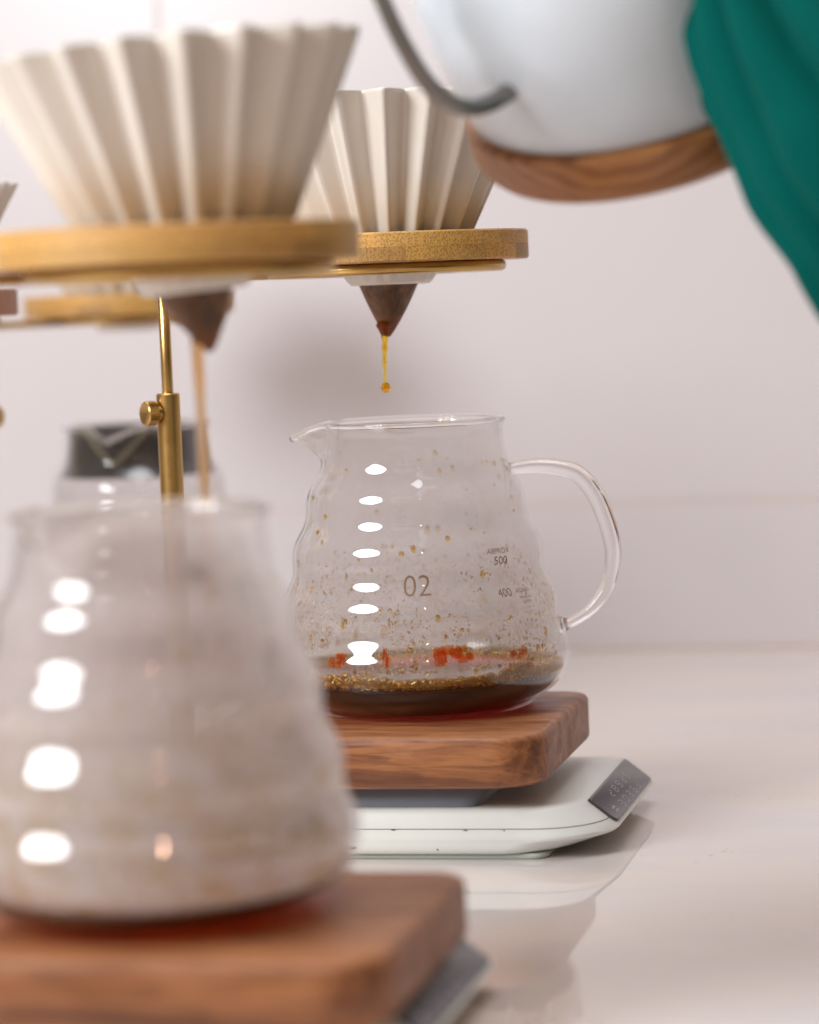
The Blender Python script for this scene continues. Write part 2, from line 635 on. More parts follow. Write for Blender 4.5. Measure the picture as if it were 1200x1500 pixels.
def spout_mod(sa, length, s=1.0, width=0.42, drop=0.006):
    """pulls the rim out into a pouring lip at angle sa"""
    def f(a, r, z):
        d = (a - sa + PI) % (2 * PI) - PI
        t = (z / s - 0.0985) / (0.1155 - 0.0985)
        if t <= 0:
            return r, z
        w = width * (0.75 + 0.25 * t)
        k = max(0.0, 1 - abs(d) / w)
        k = k * k * (3 - 2 * k) * 0.35 + (k ** 1.35) * 0.65
        tt = t ** 1.7
        return r + length * s * k * tt, z - drop * s * (k ** 1.5) * t
    return f


def make_carafe(name, label, loc, s=1.0, spout=PI, spout_len=0.0145, handle=0.0, fog='fog', coffee=0.0125,
                beads=0, seed=1, text=False, foam=True, handle_ang=None, refraction=(), rz=0.0):
    rnd = random.Random(seed)
    root = thing(name, label, 'carafe', loc, rz)
    mod = spout_mod(spout, spout_len, s)
    SEG = 128
    th = 0.0016 * s
    outer = [(r * s, z * s) for r, z in CAR]
    bm = bmesh.new()
    inner = [(max(r - th, 0.001), z) for r, z in outer if z > 0.0016 * s]
    prof = [(0.0005, 0.0004)] + [(0.037 * s, 0.0005 * s), (0.042 * s, 0.0)] + outer[1:]
    ztop = outer[-1][1]
    prof += [(outer[-1][0] - th, ztop)]
    prof += list(reversed(inner[:-1])) + [(0.040 * s, 0.0013 * s), (0.0005, 0.0013 * s)]
    lathe(bm, prof, SEG, mod)
    mesh_obj('glass_body', bm, MT['thin'], root)
    # thick fire-polished rim bead
    pts = []
    for i in range(SEG):
        a = 2 * PI * i / SEG
        r, z = mod(a, outer[-1][0] - th / 2, ztop)
        pts.append(Vector((r * math.cos(a), r * math.sin(a), z)))
    bm = bmesh.new()
    loops = []
    for i in range(SEG):
        t = (pts[(i + 1) % SEG] - pts[i - 1]).normalized()
        nn = t.cross(Vector((0, 0, 1))).normalized()
        b = nn.cross(t)
        loops.append([pts[i] + nn * (0.00115 * s * math.cos(q * PI / 5)) + b * (0.00115 * s * math.sin(q * PI / 5)) for q in range(10)])
    loops.append(loops[0])
    loops_mesh(bm, loops)
    bmesh.ops.remove_doubles(bm, verts=bm.verts, dist=1e-7)
    mesh_obj('rim', bm, MT['solid'], root)
    # handle: solid rod
    if handle_ang is not None:
        u_ = Vector((math.cos(handle_ang), math.sin(handle_ang), 0))
        hp = [(0.0365, 0.0950), (0.0405, 0.0951), (0.049, 0.0958), (0.0585, 0.0946), (0.0665, 0.0912), (0.0735, 0.0812), (0.0782, 0.0660),
              (0.0785, 0.0560), (0.0758, 0.0455), (0.0690, 0.0370), (0.0610, 0.0322), (0.0560, 0.0308)]
        pts = spline([u_ * (a * s) + Vector((0, 0, b * s)) for a, b in hp], 56)
        rads = []
        for i, p in enumerate(pts):
            t = i / 56
            r = 0.0023 + 0.0013 * math.sin(PI * min(1, t * 1.1)) ** 1.5
            if t < 0.05:
                r += 0.0022 * (1 - t / 0.05)
            if t > 0.93:
                r += 0.0020 * (t - 0.93) / 0.07
            rads.append(r * s)
        bm = bmesh.new()
        tube(bm, pts, rads, 20)
        mesh_obj('handle', bm, MT['solid'], root)
    zin = 0.0015 * s
    lvl = coffee * s
    # condensation on the inner wall above the coffee
    bm = bmesh.new()
    fz = (lambda z: 0.0011 + (0.0036 * max(0.0, min(1.0, (lvl + 0.0115 - z) / 0.004)) if foam else 0.0))
    prof = [(r - th - fz(z) * s, z) for r, z in outer if z > lvl + (0.0022 if foam else 0.001) and z < ztop - 0.001 * s]
    lathe(bm, prof, SEG, mod)
    mesh_obj('condensation', bm, MT[fog], root)
    # the coffee itself
    if coffee:
        bm = bmesh.new()
        prof = [(0.0005, zin), (0.040 * s, zin), (0.0428 * s, zin + 0.0003)]
        prof += [(r - th - 0.00012, z) for r, z in outer if zin + 0.0009 < z < lvl]
        rl = car_r(lvl, s) - th
        prof += [(rl - 0.00015, lvl + 0.0004 * s), (rl - 0.0010, lvl - 0.0002), (rl - 0.0025, lvl - 0.0005), (0.0005, lvl - 0.0006)]
        lathe(bm, prof, 96)
        mesh_obj('coffee', bm, MT['coffee'], root)
    # froth ring along the coffee line
    if foam:
        B = Balls()

        def bub(r, p, sub=2):
            B.add(Matrix.Translation(p) @ Matrix.Diagonal((r, r, r * rnd.uniform(0.85, 1.0), 1)), sub)

        def froth(a):
            return (0.35 + 0.65 * max(0.0, math.cos(a - ANG_C))) * (0.0028 + 0.0058 * (0.5 + 0.5 * math.sin((a - ANG_C) * 4.0 + PI * 1.35)) * (0.8 + 0.2 * math.sin(a * 11 + 2)))
        for i in range(1900):          # fine froth on the coffee line
            a = rnd.random() * 2 * PI
            z = lvl - 0.0003 + froth(a) * 0.75 * rnd.random() ** 1.5
            r = rnd.uniform(0.00035, 0.0008)
            rad = car_r(z, s) - th - 0.0004 - r - rnd.random() ** 2 * 0.006 * (1 if z < lvl + 0.0015 else 0.1)
            bub(r * s, Vector((rad * math.cos(a), rad * math.sin(a), z)), 1 if r < 0.0006 else 2)
        B.build('froth', MT['froth'], root)
        B = Balls()
        for i in range(900):           # larger bubbles piled against the glass
            a = rnd.random() * 2 * PI
            r = rnd.choice((0.0009, 0.0011, 0.0013, 0.0016, 0.0020)) * rnd.uniform(0.85, 1.15)
            z = lvl + r * 0.5 + max(0, froth(a) - r) * rnd.random() ** 1.1
            rad = car_r(z, s) - th - 0.0002 - r * 0.8
            bub(r * s, Vector((rad * math.cos(a), rad * math.sin(a), z)), 3 if r > 0.0012 else 2)
        B.build('foam', MT['bubble'], root)
    # beads of condensation and coffee on the glass
    if beads:
        for nm, mt, cnt, lo_, hi_, rmin, rmax, ex in (('water_beads', 'drop', beads, 0.021, 0.062, 0.00028, 0.00066, 2.0),
                                                     ('coffee_beads', 'gold', beads // 9, 0.020, 0.103, 0.0003, 0.0012, 2.0)):
            B = Balls()
            for i in range(cnt):
                a = rnd.random() * 2 * PI
                z = (lo_ + (hi_ - lo_) * rnd.random() ** ex) * s
                if z < lvl + 0.003:
                    continue
                if noise.noise(Vector((math.cos(a) * 2.5, math.sin(a) * 2.5, z * 60))) < -0.18:
                    continue
                r = (rmin + (rmax - rmin) * rnd.random() ** 2.4) * s
                rad = mod(a, car_r(z, s), z)[0] - th - 0.00025 * s
                dn = Vector((math.cos(a), math.sin(a), 0.25)).normalized()
                q = dn.to_track_quat('Z', 'Y').to_matrix().to_4x4()
                st = rnd.uniform(1.2, 2.3) if rnd.random() < 0.35 else rnd.uniform(0.85, 1.1)
                B.add(Matrix.Translation((rad * math.cos(a), rad * math.sin(a), z)) @ q @ Matrix.Diagonal((r * rnd.uniform(0.8, 1.1), r * st, r * 0.6, 1)), 2 if r > 0.0004 else 1)
            B.build(nm, MT[mt], root)
    # orange refracted light above the froth, painted as patches on the inner wall
    if refraction:
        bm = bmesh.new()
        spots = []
        for a0, z0, wa, hz in refraction:
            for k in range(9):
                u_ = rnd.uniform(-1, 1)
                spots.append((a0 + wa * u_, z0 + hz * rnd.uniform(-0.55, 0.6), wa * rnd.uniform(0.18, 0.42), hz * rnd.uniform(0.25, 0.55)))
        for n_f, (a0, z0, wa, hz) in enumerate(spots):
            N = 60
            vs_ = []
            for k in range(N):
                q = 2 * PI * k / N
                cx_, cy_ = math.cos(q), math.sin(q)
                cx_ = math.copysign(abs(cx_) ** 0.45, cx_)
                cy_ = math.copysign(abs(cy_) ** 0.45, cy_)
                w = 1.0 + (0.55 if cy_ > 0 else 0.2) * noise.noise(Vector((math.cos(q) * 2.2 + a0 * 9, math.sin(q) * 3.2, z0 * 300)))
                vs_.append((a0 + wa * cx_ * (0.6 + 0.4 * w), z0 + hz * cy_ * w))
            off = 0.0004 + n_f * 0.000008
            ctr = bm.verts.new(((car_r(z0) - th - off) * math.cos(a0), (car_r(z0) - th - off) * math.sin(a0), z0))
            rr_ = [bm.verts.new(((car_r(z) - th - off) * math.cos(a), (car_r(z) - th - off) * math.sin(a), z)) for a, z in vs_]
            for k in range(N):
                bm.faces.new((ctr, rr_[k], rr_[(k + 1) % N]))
        mesh_obj('painted_refraction', bm, MT['refraction'], root, kind='stuff')
    return root, mod


def wrap_text(root, body, ang, z, size, name, s=1.0, ext=0.00006, spacing=1.0, outline=0.0, align='CENTER'):
    """printed lettering that follows the glass: flat print on the outer wall"""
    cu_ = bpy.data.curves.new('lettering', 'FONT')
    cu_.body = body
    cu_.size = size
    cu_.align_x = align
    cu_.space_character = spacing
    cu_.offset = outline
    o = bpy.data.objects.new('lettering_tmp', cu_)
    col.objects.link(o)
    dg = bpy.context.evaluated_depsgraph_get()
    me = bpy.data.meshes.new_from_object(o.evaluated_get(dg))
    bpy.data.objects.remove(o)
    bm = bmesh.new()
    bm.from_mesh(me)
    bpy.data.meshes.remove(me)
    rc = car_r(z, s)
    for v in bm.verts:
        zz = z + v.co.y
        a = ang + v.co.x / rc
        rr = car_r(zz, s) + 0.00012
        v.co = (rr * math.cos(a), rr * math.sin(a), zz)
    return mesh_obj(name, bm, MT['print'], root, smooth=False, recalc=False)


# direction (angle in world) that points at the camera / to the right of the picture, at the subject
ANG_R = YAW                      # picture right
ANG_C = YAW - PI / 2             # toward the camera

BT = 0.048                        # board top height at the focal station
CD = 1.205
P0 = G(621, BT, CD)
carafe, cmod = make_carafe('carafe', 'sharp glass carafe marked 02, brown coffee under gold froth, spout left and clear handle right',
                           (P0.x, P0.y, BT + 0.0002), spout=ANG_R + PI - 0.10, spout_len=0.0135, handle_ang=ANG_R - 0.05, beads=3200, seed=3, coffee=0.0145,
                           refraction=[(ANG_C + da, z_, w_, h_) for da, z_, w_, h_ in ((0.12, 0.0262, 0.045, 0.0050), (0.25, 0.0272, 0.120, 0.0040), (0.72, 0.0252, 0.07, 0.0026), (-0.25, 0.0264, 0.024, 0.0060), (-0.62, 0.0255, 0.06, 0.0035))])


def ang_at(px, z, s=1.0, axis_px=617, D=CD):
    rr = car_r(z, s)
    k = (px - axis_px) / FPX * D / rr
    return ANG_C + math.asin(max(-1, min(1, k)))


wrap_text(carafe, '02', ang_at(614, 0.0475), 0.0500, 0.0118, 'printed_number', outline=-0.00012)
wrap_text(carafe, '500', ang_at(733, 0.058), 0.0600, 0.0046, 'printed_number')
wrap_text(carafe, 'APPROX', ang_at(731, 0.061), 0.0643, 0.0030, 'printed_word')
wrap_text(carafe, '400', ang_at(741, 0.045), 0.0475, 0.0046, 'printed_number')
wrap_text(carafe, 'AGS-60', ang_at(767, 0.045), 0.0484, 0.0024, 'printed_word')
wrap_text(carafe, 'MADE IN', ang_at(770, 0.042), 0.0460, 0.0017, 'printed_word')
wrap_text(carafe, 'CHINA', ang_at(771, 0.042), 0.0443, 0.0017, 'printed_word')


# ------------------------------------------------------------------ board and scale
def make_board(loc, w, d, h, label, rr=0.020, mat='walnut', group='walnut boards under the carafes'):
    """loc: back right corner on its underside"""
    bm = bmesh.new()
    X1, Y1 = 0, 0
    X0, Y0 = -w, -d
    c = 0.0016
    lo_ = []
    for z, i in ((0, 0.0022), (0.0009, 0.0008), (0.0024, 0.0), (h - 0.0026, 0), (h - 0.0010, 0.0007), (h - 0.0003, 0.0017), (h, 0.0030)):
        lo_.append([(x, y, z) for x, y in rrect(X0 + i, X1 - i, Y0 + i, Y1 - i, (rr, 0.010, rr, rr))])
    loops_mesh(bm, lo_, True, True, True)
    o = mesh_obj('wooden_board', bm, MT[mat])
    auto(o, 40)
    o.location = loc
    return tag(o, label, 'board', group)


def make_scale(loc, label, show=True):
    """loc: point on the counter below the front right end of the body; x runs to the picture's right, y backwards"""
    root = thing('coffee_scale', label, 'kitchen scale', loc)
    L, Dp = 0.150, 0.130
    # body: right end is a sloped display face over a curved underside

    def ring(z, right, ins, rr=0.020, k=8, rf=0.030):
        return [(x, y, z) for x, y in rrect(-L + ins, right, ins, Dp - ins, (rf, 0.006, 0.012, 0.012), k)]
    lo_ = [ring(0.0020, -0.0225, 0.0034, rf=0.022), ring(0.0024, -0.0195, 0.0018, rf=0.024), ring(0.0034, -0.0140, 0.0006, rf=0.028), ring(0.0050, -0.0082, 0.0002, rf=0.031),
           ring(0.0066, -0.0036, 0.0, rf=0.032), ring(0.0077, -0.0012, 0.0, rf=0.027), ring(0.0083, -0.0003, 0.0, rf=0.027), ring(0.0088, 0.0, 0.0, rf=0.027), ring(0.0095, -0.0004, 0.0001, rf=0.027),
           ring(0.0130, -0.0046, 0.0003, rf=0.027), ring(0.0178, -0.0107, 0.0010, rf=0.027), ring(0.0190, -0.0124, 0.0020, rf=0.027), ring(0.0195, -0.0150, 0.0045, rf=0.027)]
    bm = bmesh.new()
    loops_mesh(bm, lo_, True, True, True)
    auto(mesh_obj('body', bm, MT['plastic'], root), 50)
    # seam between the two shells: a real thin groove strip
    bm = bmesh.new()
    a = [(x, y, 0.0122) for x, y, _ in ring(0, -0.0036 + 0.0001, 0.00025 - 0.00012, rf=0.027)]
    sa = [bm.verts.new((p[0], p[1], 0.0121)) for p in a]
    sb = [bm.verts.new((p[0] - 0.0002, p[1], 0.01235)) for p in a]
    n_ = len(sa)
    for i in range(n_):
        j = (i + 1) % n_
        if a[i][1] < 0.024:
            bm.faces.new((sa[i], sa[j], sb[j], sb[i]))
    bmesh.ops.delete(bm, geom=[v for v in bm.verts if not v.link_faces], context='VERTS')
    mesh_obj('seam', bm, MT['seam'], root)
    # rubber foot plate
    bm = bmesh.new()
    lo_ = [[(x, y, z) for x, y in rrect(-L + 0.008, -0.0245 + i, 0.0035 - i, Dp - 0.004, 0.006)] for z, i in ((0, -0.0006), (0.0006, 0.0), (0.0022, 0.0))]
    loops_mesh(bm, lo_, True, True, True)
    mesh_obj('foot_plate', bm, MT['foot'], root)
    # display on the slope
    x0, z0 = -0.0008, 0.0101
    x1, z1 = -0.0116, 0.0186
    # slope frame
    e1 = Vector((x1 - x0, 0, z1 - z0))
    ln = e1.length
    e1.normalize()
    e2 = Vector((0, 1, 0))
    nn = e2.cross(e1) * -1
    if nn.x < 0:
        nn = -nn

    def S(u_, v_, h_=0.0):
        return Vector((x0, 0, z0)) + e1 * u_ + e2 * v_ + nn * h_
    # the slope of the body is wider on top than its own bevels: place the panel over it
    bm = bmesh.new()
    out = rrect(0.0002, ln + 0.0004, 0.0250, 0.1215, (0.0016, 0.0016, 0.0016, 0.0040), 5)
    loops_mesh(bm, [[S(u_, v_, -0.002) for u_, v_ in out], [S(u_, v_, 0.0007) for u_, v_ in out],
                    [S(u_ * 0.96 + 0.0002, v_ * 0.997 + 0.0002, 0.0009) for u_, v_ in out]], True, True, True)
    pan = auto(mesh_obj('display', bm, MT['display'], root), 40)
    # faint unlit digits: two rows of seven segment figures
    bm = bmesh.new()

    def seg_(u_, v_, du, dv):
        p = [S(u_ + a_ * du, v_ + b_ * dv, 0.00098) for a_, b_ in ((0, 0), (1, 0), (1, 1), (0, 1))]
        bm.faces.new([bm.verts.new(q) for q in p])
    rnd = random.Random(5)
    for row, (v0, n_) in enumerate(((0.050, 5), (0.052, 5))):
        ub = 0.0014 + row * 0.0058
        for i in range(n_):
            vb = v0 + i * 0.0105
            for (su, sv, du, dv) in ((0.0, 0.0012, 0.0004, 0.0035), (0.0016, 0.0012, 0.0004, 0.0035), (0.0032, 0.0012, 0.0004, 0.0035),
                                     (0.0004, 0.0, 0.0011, 0.0009), (0.0004, 0.0050, 0.0011, 0.0009), (0.0021, 0.0, 0.0011, 0.0009), (0.0021, 0.0050, 0.0011, 0.0009)):
                if rnd.random() < 0.8:
                    seg_(ub + su, vb + sv, du, dv)
    mesh_obj('digits', bm, MT['digit'], pan)
    bm = bmesh.new()
    for k in range(4):
        seg_(0.0026 + (k % 2) * 0.0018, 0.0350 + (k // 2) * 0.0035, 0.0008, 0.0026)
    seg_(0.0018, 0.0380, 0.0045, 0.0007)
    mesh_obj('power_mark', bm, MT['digit'], pan)
    # dried coffee marks on the shell
    rnd = random.Random(21)
    bm = bmesh.new()
    for x_, z_, w_, h_ in ((-0.100, 0.0050, 0.0032, 0.0006), (-0.108, 0.0056, 0.0016, 0.0003), (-0.066, 0.0044, 0.0004, 0.0004), (-0.083, 0.0120, 0.0010, 0.0002), (-0.055, 0.0118, 0.0012, 0.0002), (-0.040, 0.0117, 0.0006, 0.0002)):
        pts_ = []
        for k in range(14):
            q = 2 * PI * k / 14
            w = rnd.uniform(0.6, 1.1)
            pts_.append(bm.verts.new((x_ + w_ * math.cos(q) * w, -0.00012 + (0.0006 if z_ < 0.0052 else 0.0002) * 0.2, z_ + h_ * math.sin(q) * w)))
        bm.faces.new(pts_)
    mesh_obj('coffee_stain', bm, MT['stain'], root, kind='stuff')
    # raised weighing tray
    bm = bmesh.new()
    tx1 = -0.051
    lo_ = [[(x, y, z) for x, y in rrect(-L + 0.012 - i, tx1 + i, 0.0065 - i * 0.5, Dp - 0.012, 0.006 + i)] for z, i in ((0.0190, 0.0004), (0.0196, 0.0007), (0.0200, 0.0), (0.0280, 0.0062))]
    loops_mesh(bm, lo_, True, True, True)
    mesh_obj('weighing_tray', bm, MT['tray'], root)
    return root


BR = G(869, BT - 0.02, 1.235)      # back right bottom corner of the board
board = make_board((BR.x, BR.y, 0.0283), 0.140, 0.128, BT - 0.0283, 'sharp walnut board on white scale, holding the carafe marked 02')
SC = G(893, 0.0086, 1.112)
scale = make_scale((SC.x, SC.y, 0), 'white scale with dark sloped display and blue grey tray, under the sharp walnut board')


# ------------------------------------------------------------------ dripper, holder, stand, filter
def make_dripper(loc, label, R1=0.0610, H=0.0750, top=0.0547, tilt=(0, 0), n=20, mid=0.0344, rot=0.0, group='white pleated coffee drippers'):
    """loc: axis point at the holder's top; top = rim height above it"""
    root = thing('dripper', label, 'coffee dripper', loc, 0, group)
    low = top - H
    prof = [(0.0128, low), (0.0158, low), (0.0172, low + 0.0012), (0.0205, low + 0.006), (mid, 0.0), (mid + (R1 - mid) * 0.5, top * 0.5),
            (R1 - 0.0006, top - 0.0012), (R1, top)]
    # resample for smooth pleats
    seg = n * 12

    def tri(a):
        t = (a * n / (2 * PI)) % 1.0
        v = 1 - abs(2 * t - 1)         # 0..1..0
        return 0.5 - 0.5 * math.cos(PI * v) * 0.35 - 0.5 * (1 - 2 * v) * 0.65 if False else min(1, max(0, (v - 0.5) * 1.22 + 0.5))

    def mo(a, r, z):
        k = max(0.0, min(1.0, (z - (low + 0.002)) / 0.012))
        dep = k * r * 0.155
        return r - dep * (1 - tri(a + rot)), z
    th = 0.0021
    pr = prof + [(R1 - th * 0.5, top + 0.0006), (R1 - th, top - 0.0001)]
    ins = [(r - th, z) for r, z in reversed(prof[1:-1])]
    pr += ins
    bm = bmesh.new()
    lathe(bm, pr + [prof[0]], seg, mo)
    bmesh.ops.remove_doubles(bm, verts=bm.verts, dist=1e-6)
    o = mesh_obj('pleated_cone', bm, MT['ceramic'], root)
    root.rotation_euler = (tilt[0], tilt[1], 0)
    return root


strip_cache = {}


def make_holder(loc, label, r=0.0565, h=0.0118, wood='bamboo', hole=0.0345, rz=0.0):
    root = thing('dripper_holder', label, 'dripper holder', loc, rz, 'round wooden dripper holders on brass rings')
    if wood != 'bamboo':
        bm = bmesh.new()
        lathe(bm, [(hole, 0), (r - 0.0008, 0), (r, 0.0008), (r, h - 0.0008), (r - 0.0008, h), (hole, h), (hole, 0)], 96)
        auto(mesh_obj('disc', bm, MT[wood], root), 40)
        return root
    rnd = random.Random(11)
    for layer in range(2):
        z0 = layer * h / 2
        cuts = [-0.058, -0.041, -0.024, -0.007, 0.011, 0.028, 0.045, 0.058] if layer else [-0.058, -0.049, -0.031, -0.015, 0.002, 0.020, 0.0375, 0.058]
        for c0, c1 in zip(cuts, cuts[1:]):
            key = (layer, c0)
            if key not in strip_cache:
                bm = bmesh.new()
                cv = 0.0007
                zb, zt = z0, z0 + h / 2
                if layer:
                    pr = [(hole, zb), (r - 0.0001, zb), (r, zb + 0.0001), (r, zt - cv), (r - cv, zt), (hole, zt), (hole, zb)]
                else:
                    pr = [(hole, zb), (r - cv, zb), (r, zb + cv), (r, zt - 0.0001), (r - 0.0001, zt), (hole, zt), (hole, zb)]
                lathe(bm, pr, 128)
                bmesh.ops.remove_doubles(bm, verts=bm.verts, dist=1e-7)
                for co, no in (((c0 + 0.00003, 0, 0), (-1, 0, 0)), ((c1 - 0.00003, 0, 0), (1, 0, 0))):
                    g = bm.verts[:] + bm.edges[:] + bm.faces[:]
                    res = bmesh.ops.bisect_plane(bm, geom=g, plane_co=co, plane_no=no, clear_outer=True)
                    ed = [e for e in res['geom_cut'] if isinstance(e, bmesh.types.BMEdge)]
                    if ed:
                        bmesh.ops.edgenet_fill(bm, edges=ed)
                bmesh.ops.recalc_face_normals(bm, faces=bm.faces)
                left = set(bm.faces)
                strip_cache[key] = []
                while left:
                    isl, st = set(), [next(iter(left))]
                    while st:
                        f = st.pop()
                        if f in isl:
                            continue
                        isl.add(f)
                        st += [g for e in f.edges for g in e.link_faces if g not in isl]
                    left -= isl
                    idx, co_, fs = {}, [], []
                    for f in isl:
                        q = []
                        for v in f.verts:
                            if v.index not in idx or v not in idx:
                                if v not in idx:
                                    idx[v] = len(co_)
                                    co_.append(tuple(v.co))
                            q.append(idx[v])
                        fs.append(q)
                    me = bpy.data.meshes.new('bamboo_strip')
                    me.from_pydata(co_, [], fs)
                    me.materials.append(MT['bamboo'])
                    strip_cache[key].append((sum(c[1] for c in co_), me))
                strip_cache[key].sort(key=lambda q: q[0])
                bm.free()
            for _, me in strip_cache[key]:
                o = bpy.data.objects.new('bamboo_strip', me)
                k = rnd.choice((1.0, 0.70, 1.05, 0.9, 1.12, 0.95))
                o.color = (k, k * rnd.uniform(0.93, 1.0), k * rnd.uniform(0.85, 1.05), 1)
                link(o, root)
    return root


def make_filter(loc, label, depth=0.0215, r=0.0122, tilt=(0, 0), up=0.058, lean=(0.0, 0.0), ang=0.0):
    """cone of paper whose wet tip shows below the dripper; loc: centre of the dripper's outlet"""
    seg = 72
    prof = []
    for k in range(13):
        t = k / 12
        prof.append((0.0009 + (r - 0.0009) * t ** 0.92, -depth * (1 - t)))
    slope = 0.36
    prof += [(r + slope * 0.02, 0.030), (r + slope * up * 0.9, up)]

    def mo(a, rr, z):
        f = max(0.0, min(1.0, -z / depth))
        w = 1 + 0.12 * f * math.sin(2 * a + 0.7) + 0.06 * f * math.sin(3 * a + 1.2)
        return rr * w, z
    bm = bmesh.new()
    lathe(bm, prof, seg, mo, cap0=True)
    for v in bm.verts:
        f = max(0.0, -v.co.z / depth)
        v.co.x += lean[0] * f
        v.co.y += lean[1] * f
    o = mesh_obj('paper_filter', bm, MT['paper'])
    o.location = loc
    o.rotation_euler = (tilt[0], tilt[1], ang)
    return tag(o, label, 'paper filter', 'wet brown paper filters')


def make_stand(ring_c, pole_xy, ztop, label, knob_z, knob_ang, ring_r=0.0490, tube_top=0.0):
    """ring under the holder, thin rod, thicker lower tube with a thumb screw, round base"""
    px_, py_ = pole_xy
    root = thing('drip_stand', label, 'drip stand', (px_, py_, 0), 0, 'brass drip stands with a ring on an adjustable rod')
    c = Vector((ring_c[0] - px_, ring_c[1] - py_, ztop))
    # ring
    bm = bmesh.new()
    h = 0.0044
    ro, ri = ring_r, ring_r - 0.020
    pr = [(ri, -h), (ro - 0.0016, -h), (ro - 0.0005, -h + 0.0007), (ro, -h / 2), (ro - 0.0005, -0.0007), (ro - 0.0016, -0.0001), (ri, -0.0001), (ri, -h)]
    lathe(bm, pr, 96)
    bmesh.ops.translate(bm, vec=c, verts=bm.verts)
    mesh_obj('ring', bm, MT['brass'], root)
    # arm from the rod to the ring
    d = Vector((c.x, c.y, 0)).normalized()
    bm = bmesh.new()
    L = math.hypot(c.x, c.y) - ro + 0.002
    if L > 0.002:
        tube(bm, [Vector((0, 0, ztop - 0.0023)), d * L + Vector((0, 0, ztop - 0.0023))], 0.0021, 12)
        mesh_obj('arm', bm, MT['brass'], root)
    else:
        bm.free()
    # rod
    bm = bmesh.new()
    lathe(bm, [(0.0023, knob_z - 0.05), (0.0023, ztop - 0.0005), (0.0018, ztop)], 24, None, True, True)
    mesh_obj('rod', bm, MT['brass'], root)
    # tube
    tt = tube_top or knob_z + 0.0077
    bm = bmesh.new()
    lathe(bm, [(0.0048, 0.008), (0.0048, tt - 0.0004), (0.0044, tt), (0.0025, tt), (0.0025, tt - 0.002)], 32, None, True, True)
    auto(mesh_obj('tube', bm, MT['brass'], root), 40)
    # base
    bm = bmesh.new()
    lathe(bm, [(0.0004, 0.0), (0.030, 0.0), (0.031, 0.001), (0.031, 0.0085), (0.030, 0.0095), (0.0004, 0.0095)], 64)
    auto(mesh_obj('base', bm, MT['brass'], root), 40)
    # knurled thumb screw
    bm = bmesh.new()
    n = 34
    loops = []
    for y, rr, kn in ((0.0040, 0.0030, 0), (0.0062, 0.0030, 0), (0.0063, 0.0047, 1), (0.0066, 0.0050, 1), (0.0104, 0.0050, 1), (0.0107, 0.0047, 0), (0.0110, 0.0044, 0), (0.0098, 0.0003, 0)):
        loops.append([(y, (rr - (0.0003 if (kn and k % 2) else 0)) * math.cos(PI * k / n), (rr - (0.0003 if (kn and k % 2) else 0)) * math.sin(PI * k / n)) for k in range(2 * n)])
    loops_mesh(bm, loops, True, False, True)
    bmesh.ops.rotate(bm, verts=bm.verts, cent=(0, 0, 0), matrix=Matrix.Rotation(knob_ang, 3, 'Z'))
    bmesh.ops.translate(bm, vec=(0, 0, knob_z), verts=bm.verts)
    auto(mesh_obj('thumb_screw', bm, MT['brass'], root), 25)
    return root


DZ = 0.2275
# --- focal station
A0 = G(571, DZ, CD)
ring0 = G(565, DZ, CD)
holder0 = make_holder((A0.x, A0.y, DZ), 'sharp bamboo dripper holder in the middle, above the carafe marked 02', rz=YAW + R(22))
drip0 = make_dripper((A0.x, A0.y, DZ + 0.0118), 'sharp white pleated dripper in the middle, part hidden behind the kettle spout', rot=0.25)
fil0 = make_filter((G(568, DZ, CD).x, G(568, DZ, CD).y, DZ - 0.0080), 'wet brown filter tip below the middle dripper, coffee dripping from it', lean=(-0.0012, 0))
pole0 = G(249, 0.16, CD)
stand0 = make_stand(ring0, (pole0.x, pole0.y), DZ - 0.0001, 'brass stand in focus whose bare rod and thumb screw show left of the middle carafe', 0.171, YAW + PI + R(32))


def make_drip(name, label, top, length, r, drop=True, mat='drip', lean=0.0, rope=True):
    pts, rads = [], []
    n = 40
    for i in range(n + 1):
        t = i / n
        x = 0.0006 * math.sin(t * 5.0) * (1 - t) + lean * t
        pts.append((x, 0, -length * t))
        rr = r * (1.0 - 0.42 * min(1, t * 1.4))
        if drop:
            if t < 0.30:
                rr = r * (0.9 + 1.05 * math.sin(PI * min(1, t / 0.30 + 0.22)) ** 1.2)
            rr = max(rr, r * 0.5)
        if drop:
            if t > 0.78:
                rr *= 0.8
        rads.append(rr * (1 + 0.10 * math.sin(t * 31)))
    bm = bmesh.new()
    tube(bm, pts, rads, 14)
    if drop:
        p = pts[-1]
        bmesh.ops.create_uvsphere(bm, u_segments=20, v_segments=14, radius=r * 1.35,
                                  matrix=Matrix.Translation((p[0], p[1], p[2] - r * 1.2)) @ Matrix.Diagonal((1, 1, 1.06, 1)))
    o = mesh_obj(name, bm, MT[mat])
    o.location = top
    o.rotation_euler = (0, 0, YAW)
    return tag(o, label, 'coffee drip')


tip0 = G(562, 0.1988, CD)
make_drip('coffee_drip', 'thin amber coffee thread ending in a round drop above the carafe marked 02', (tip0.x, tip0.y, 0.2045), 0.0252, 0.00150)

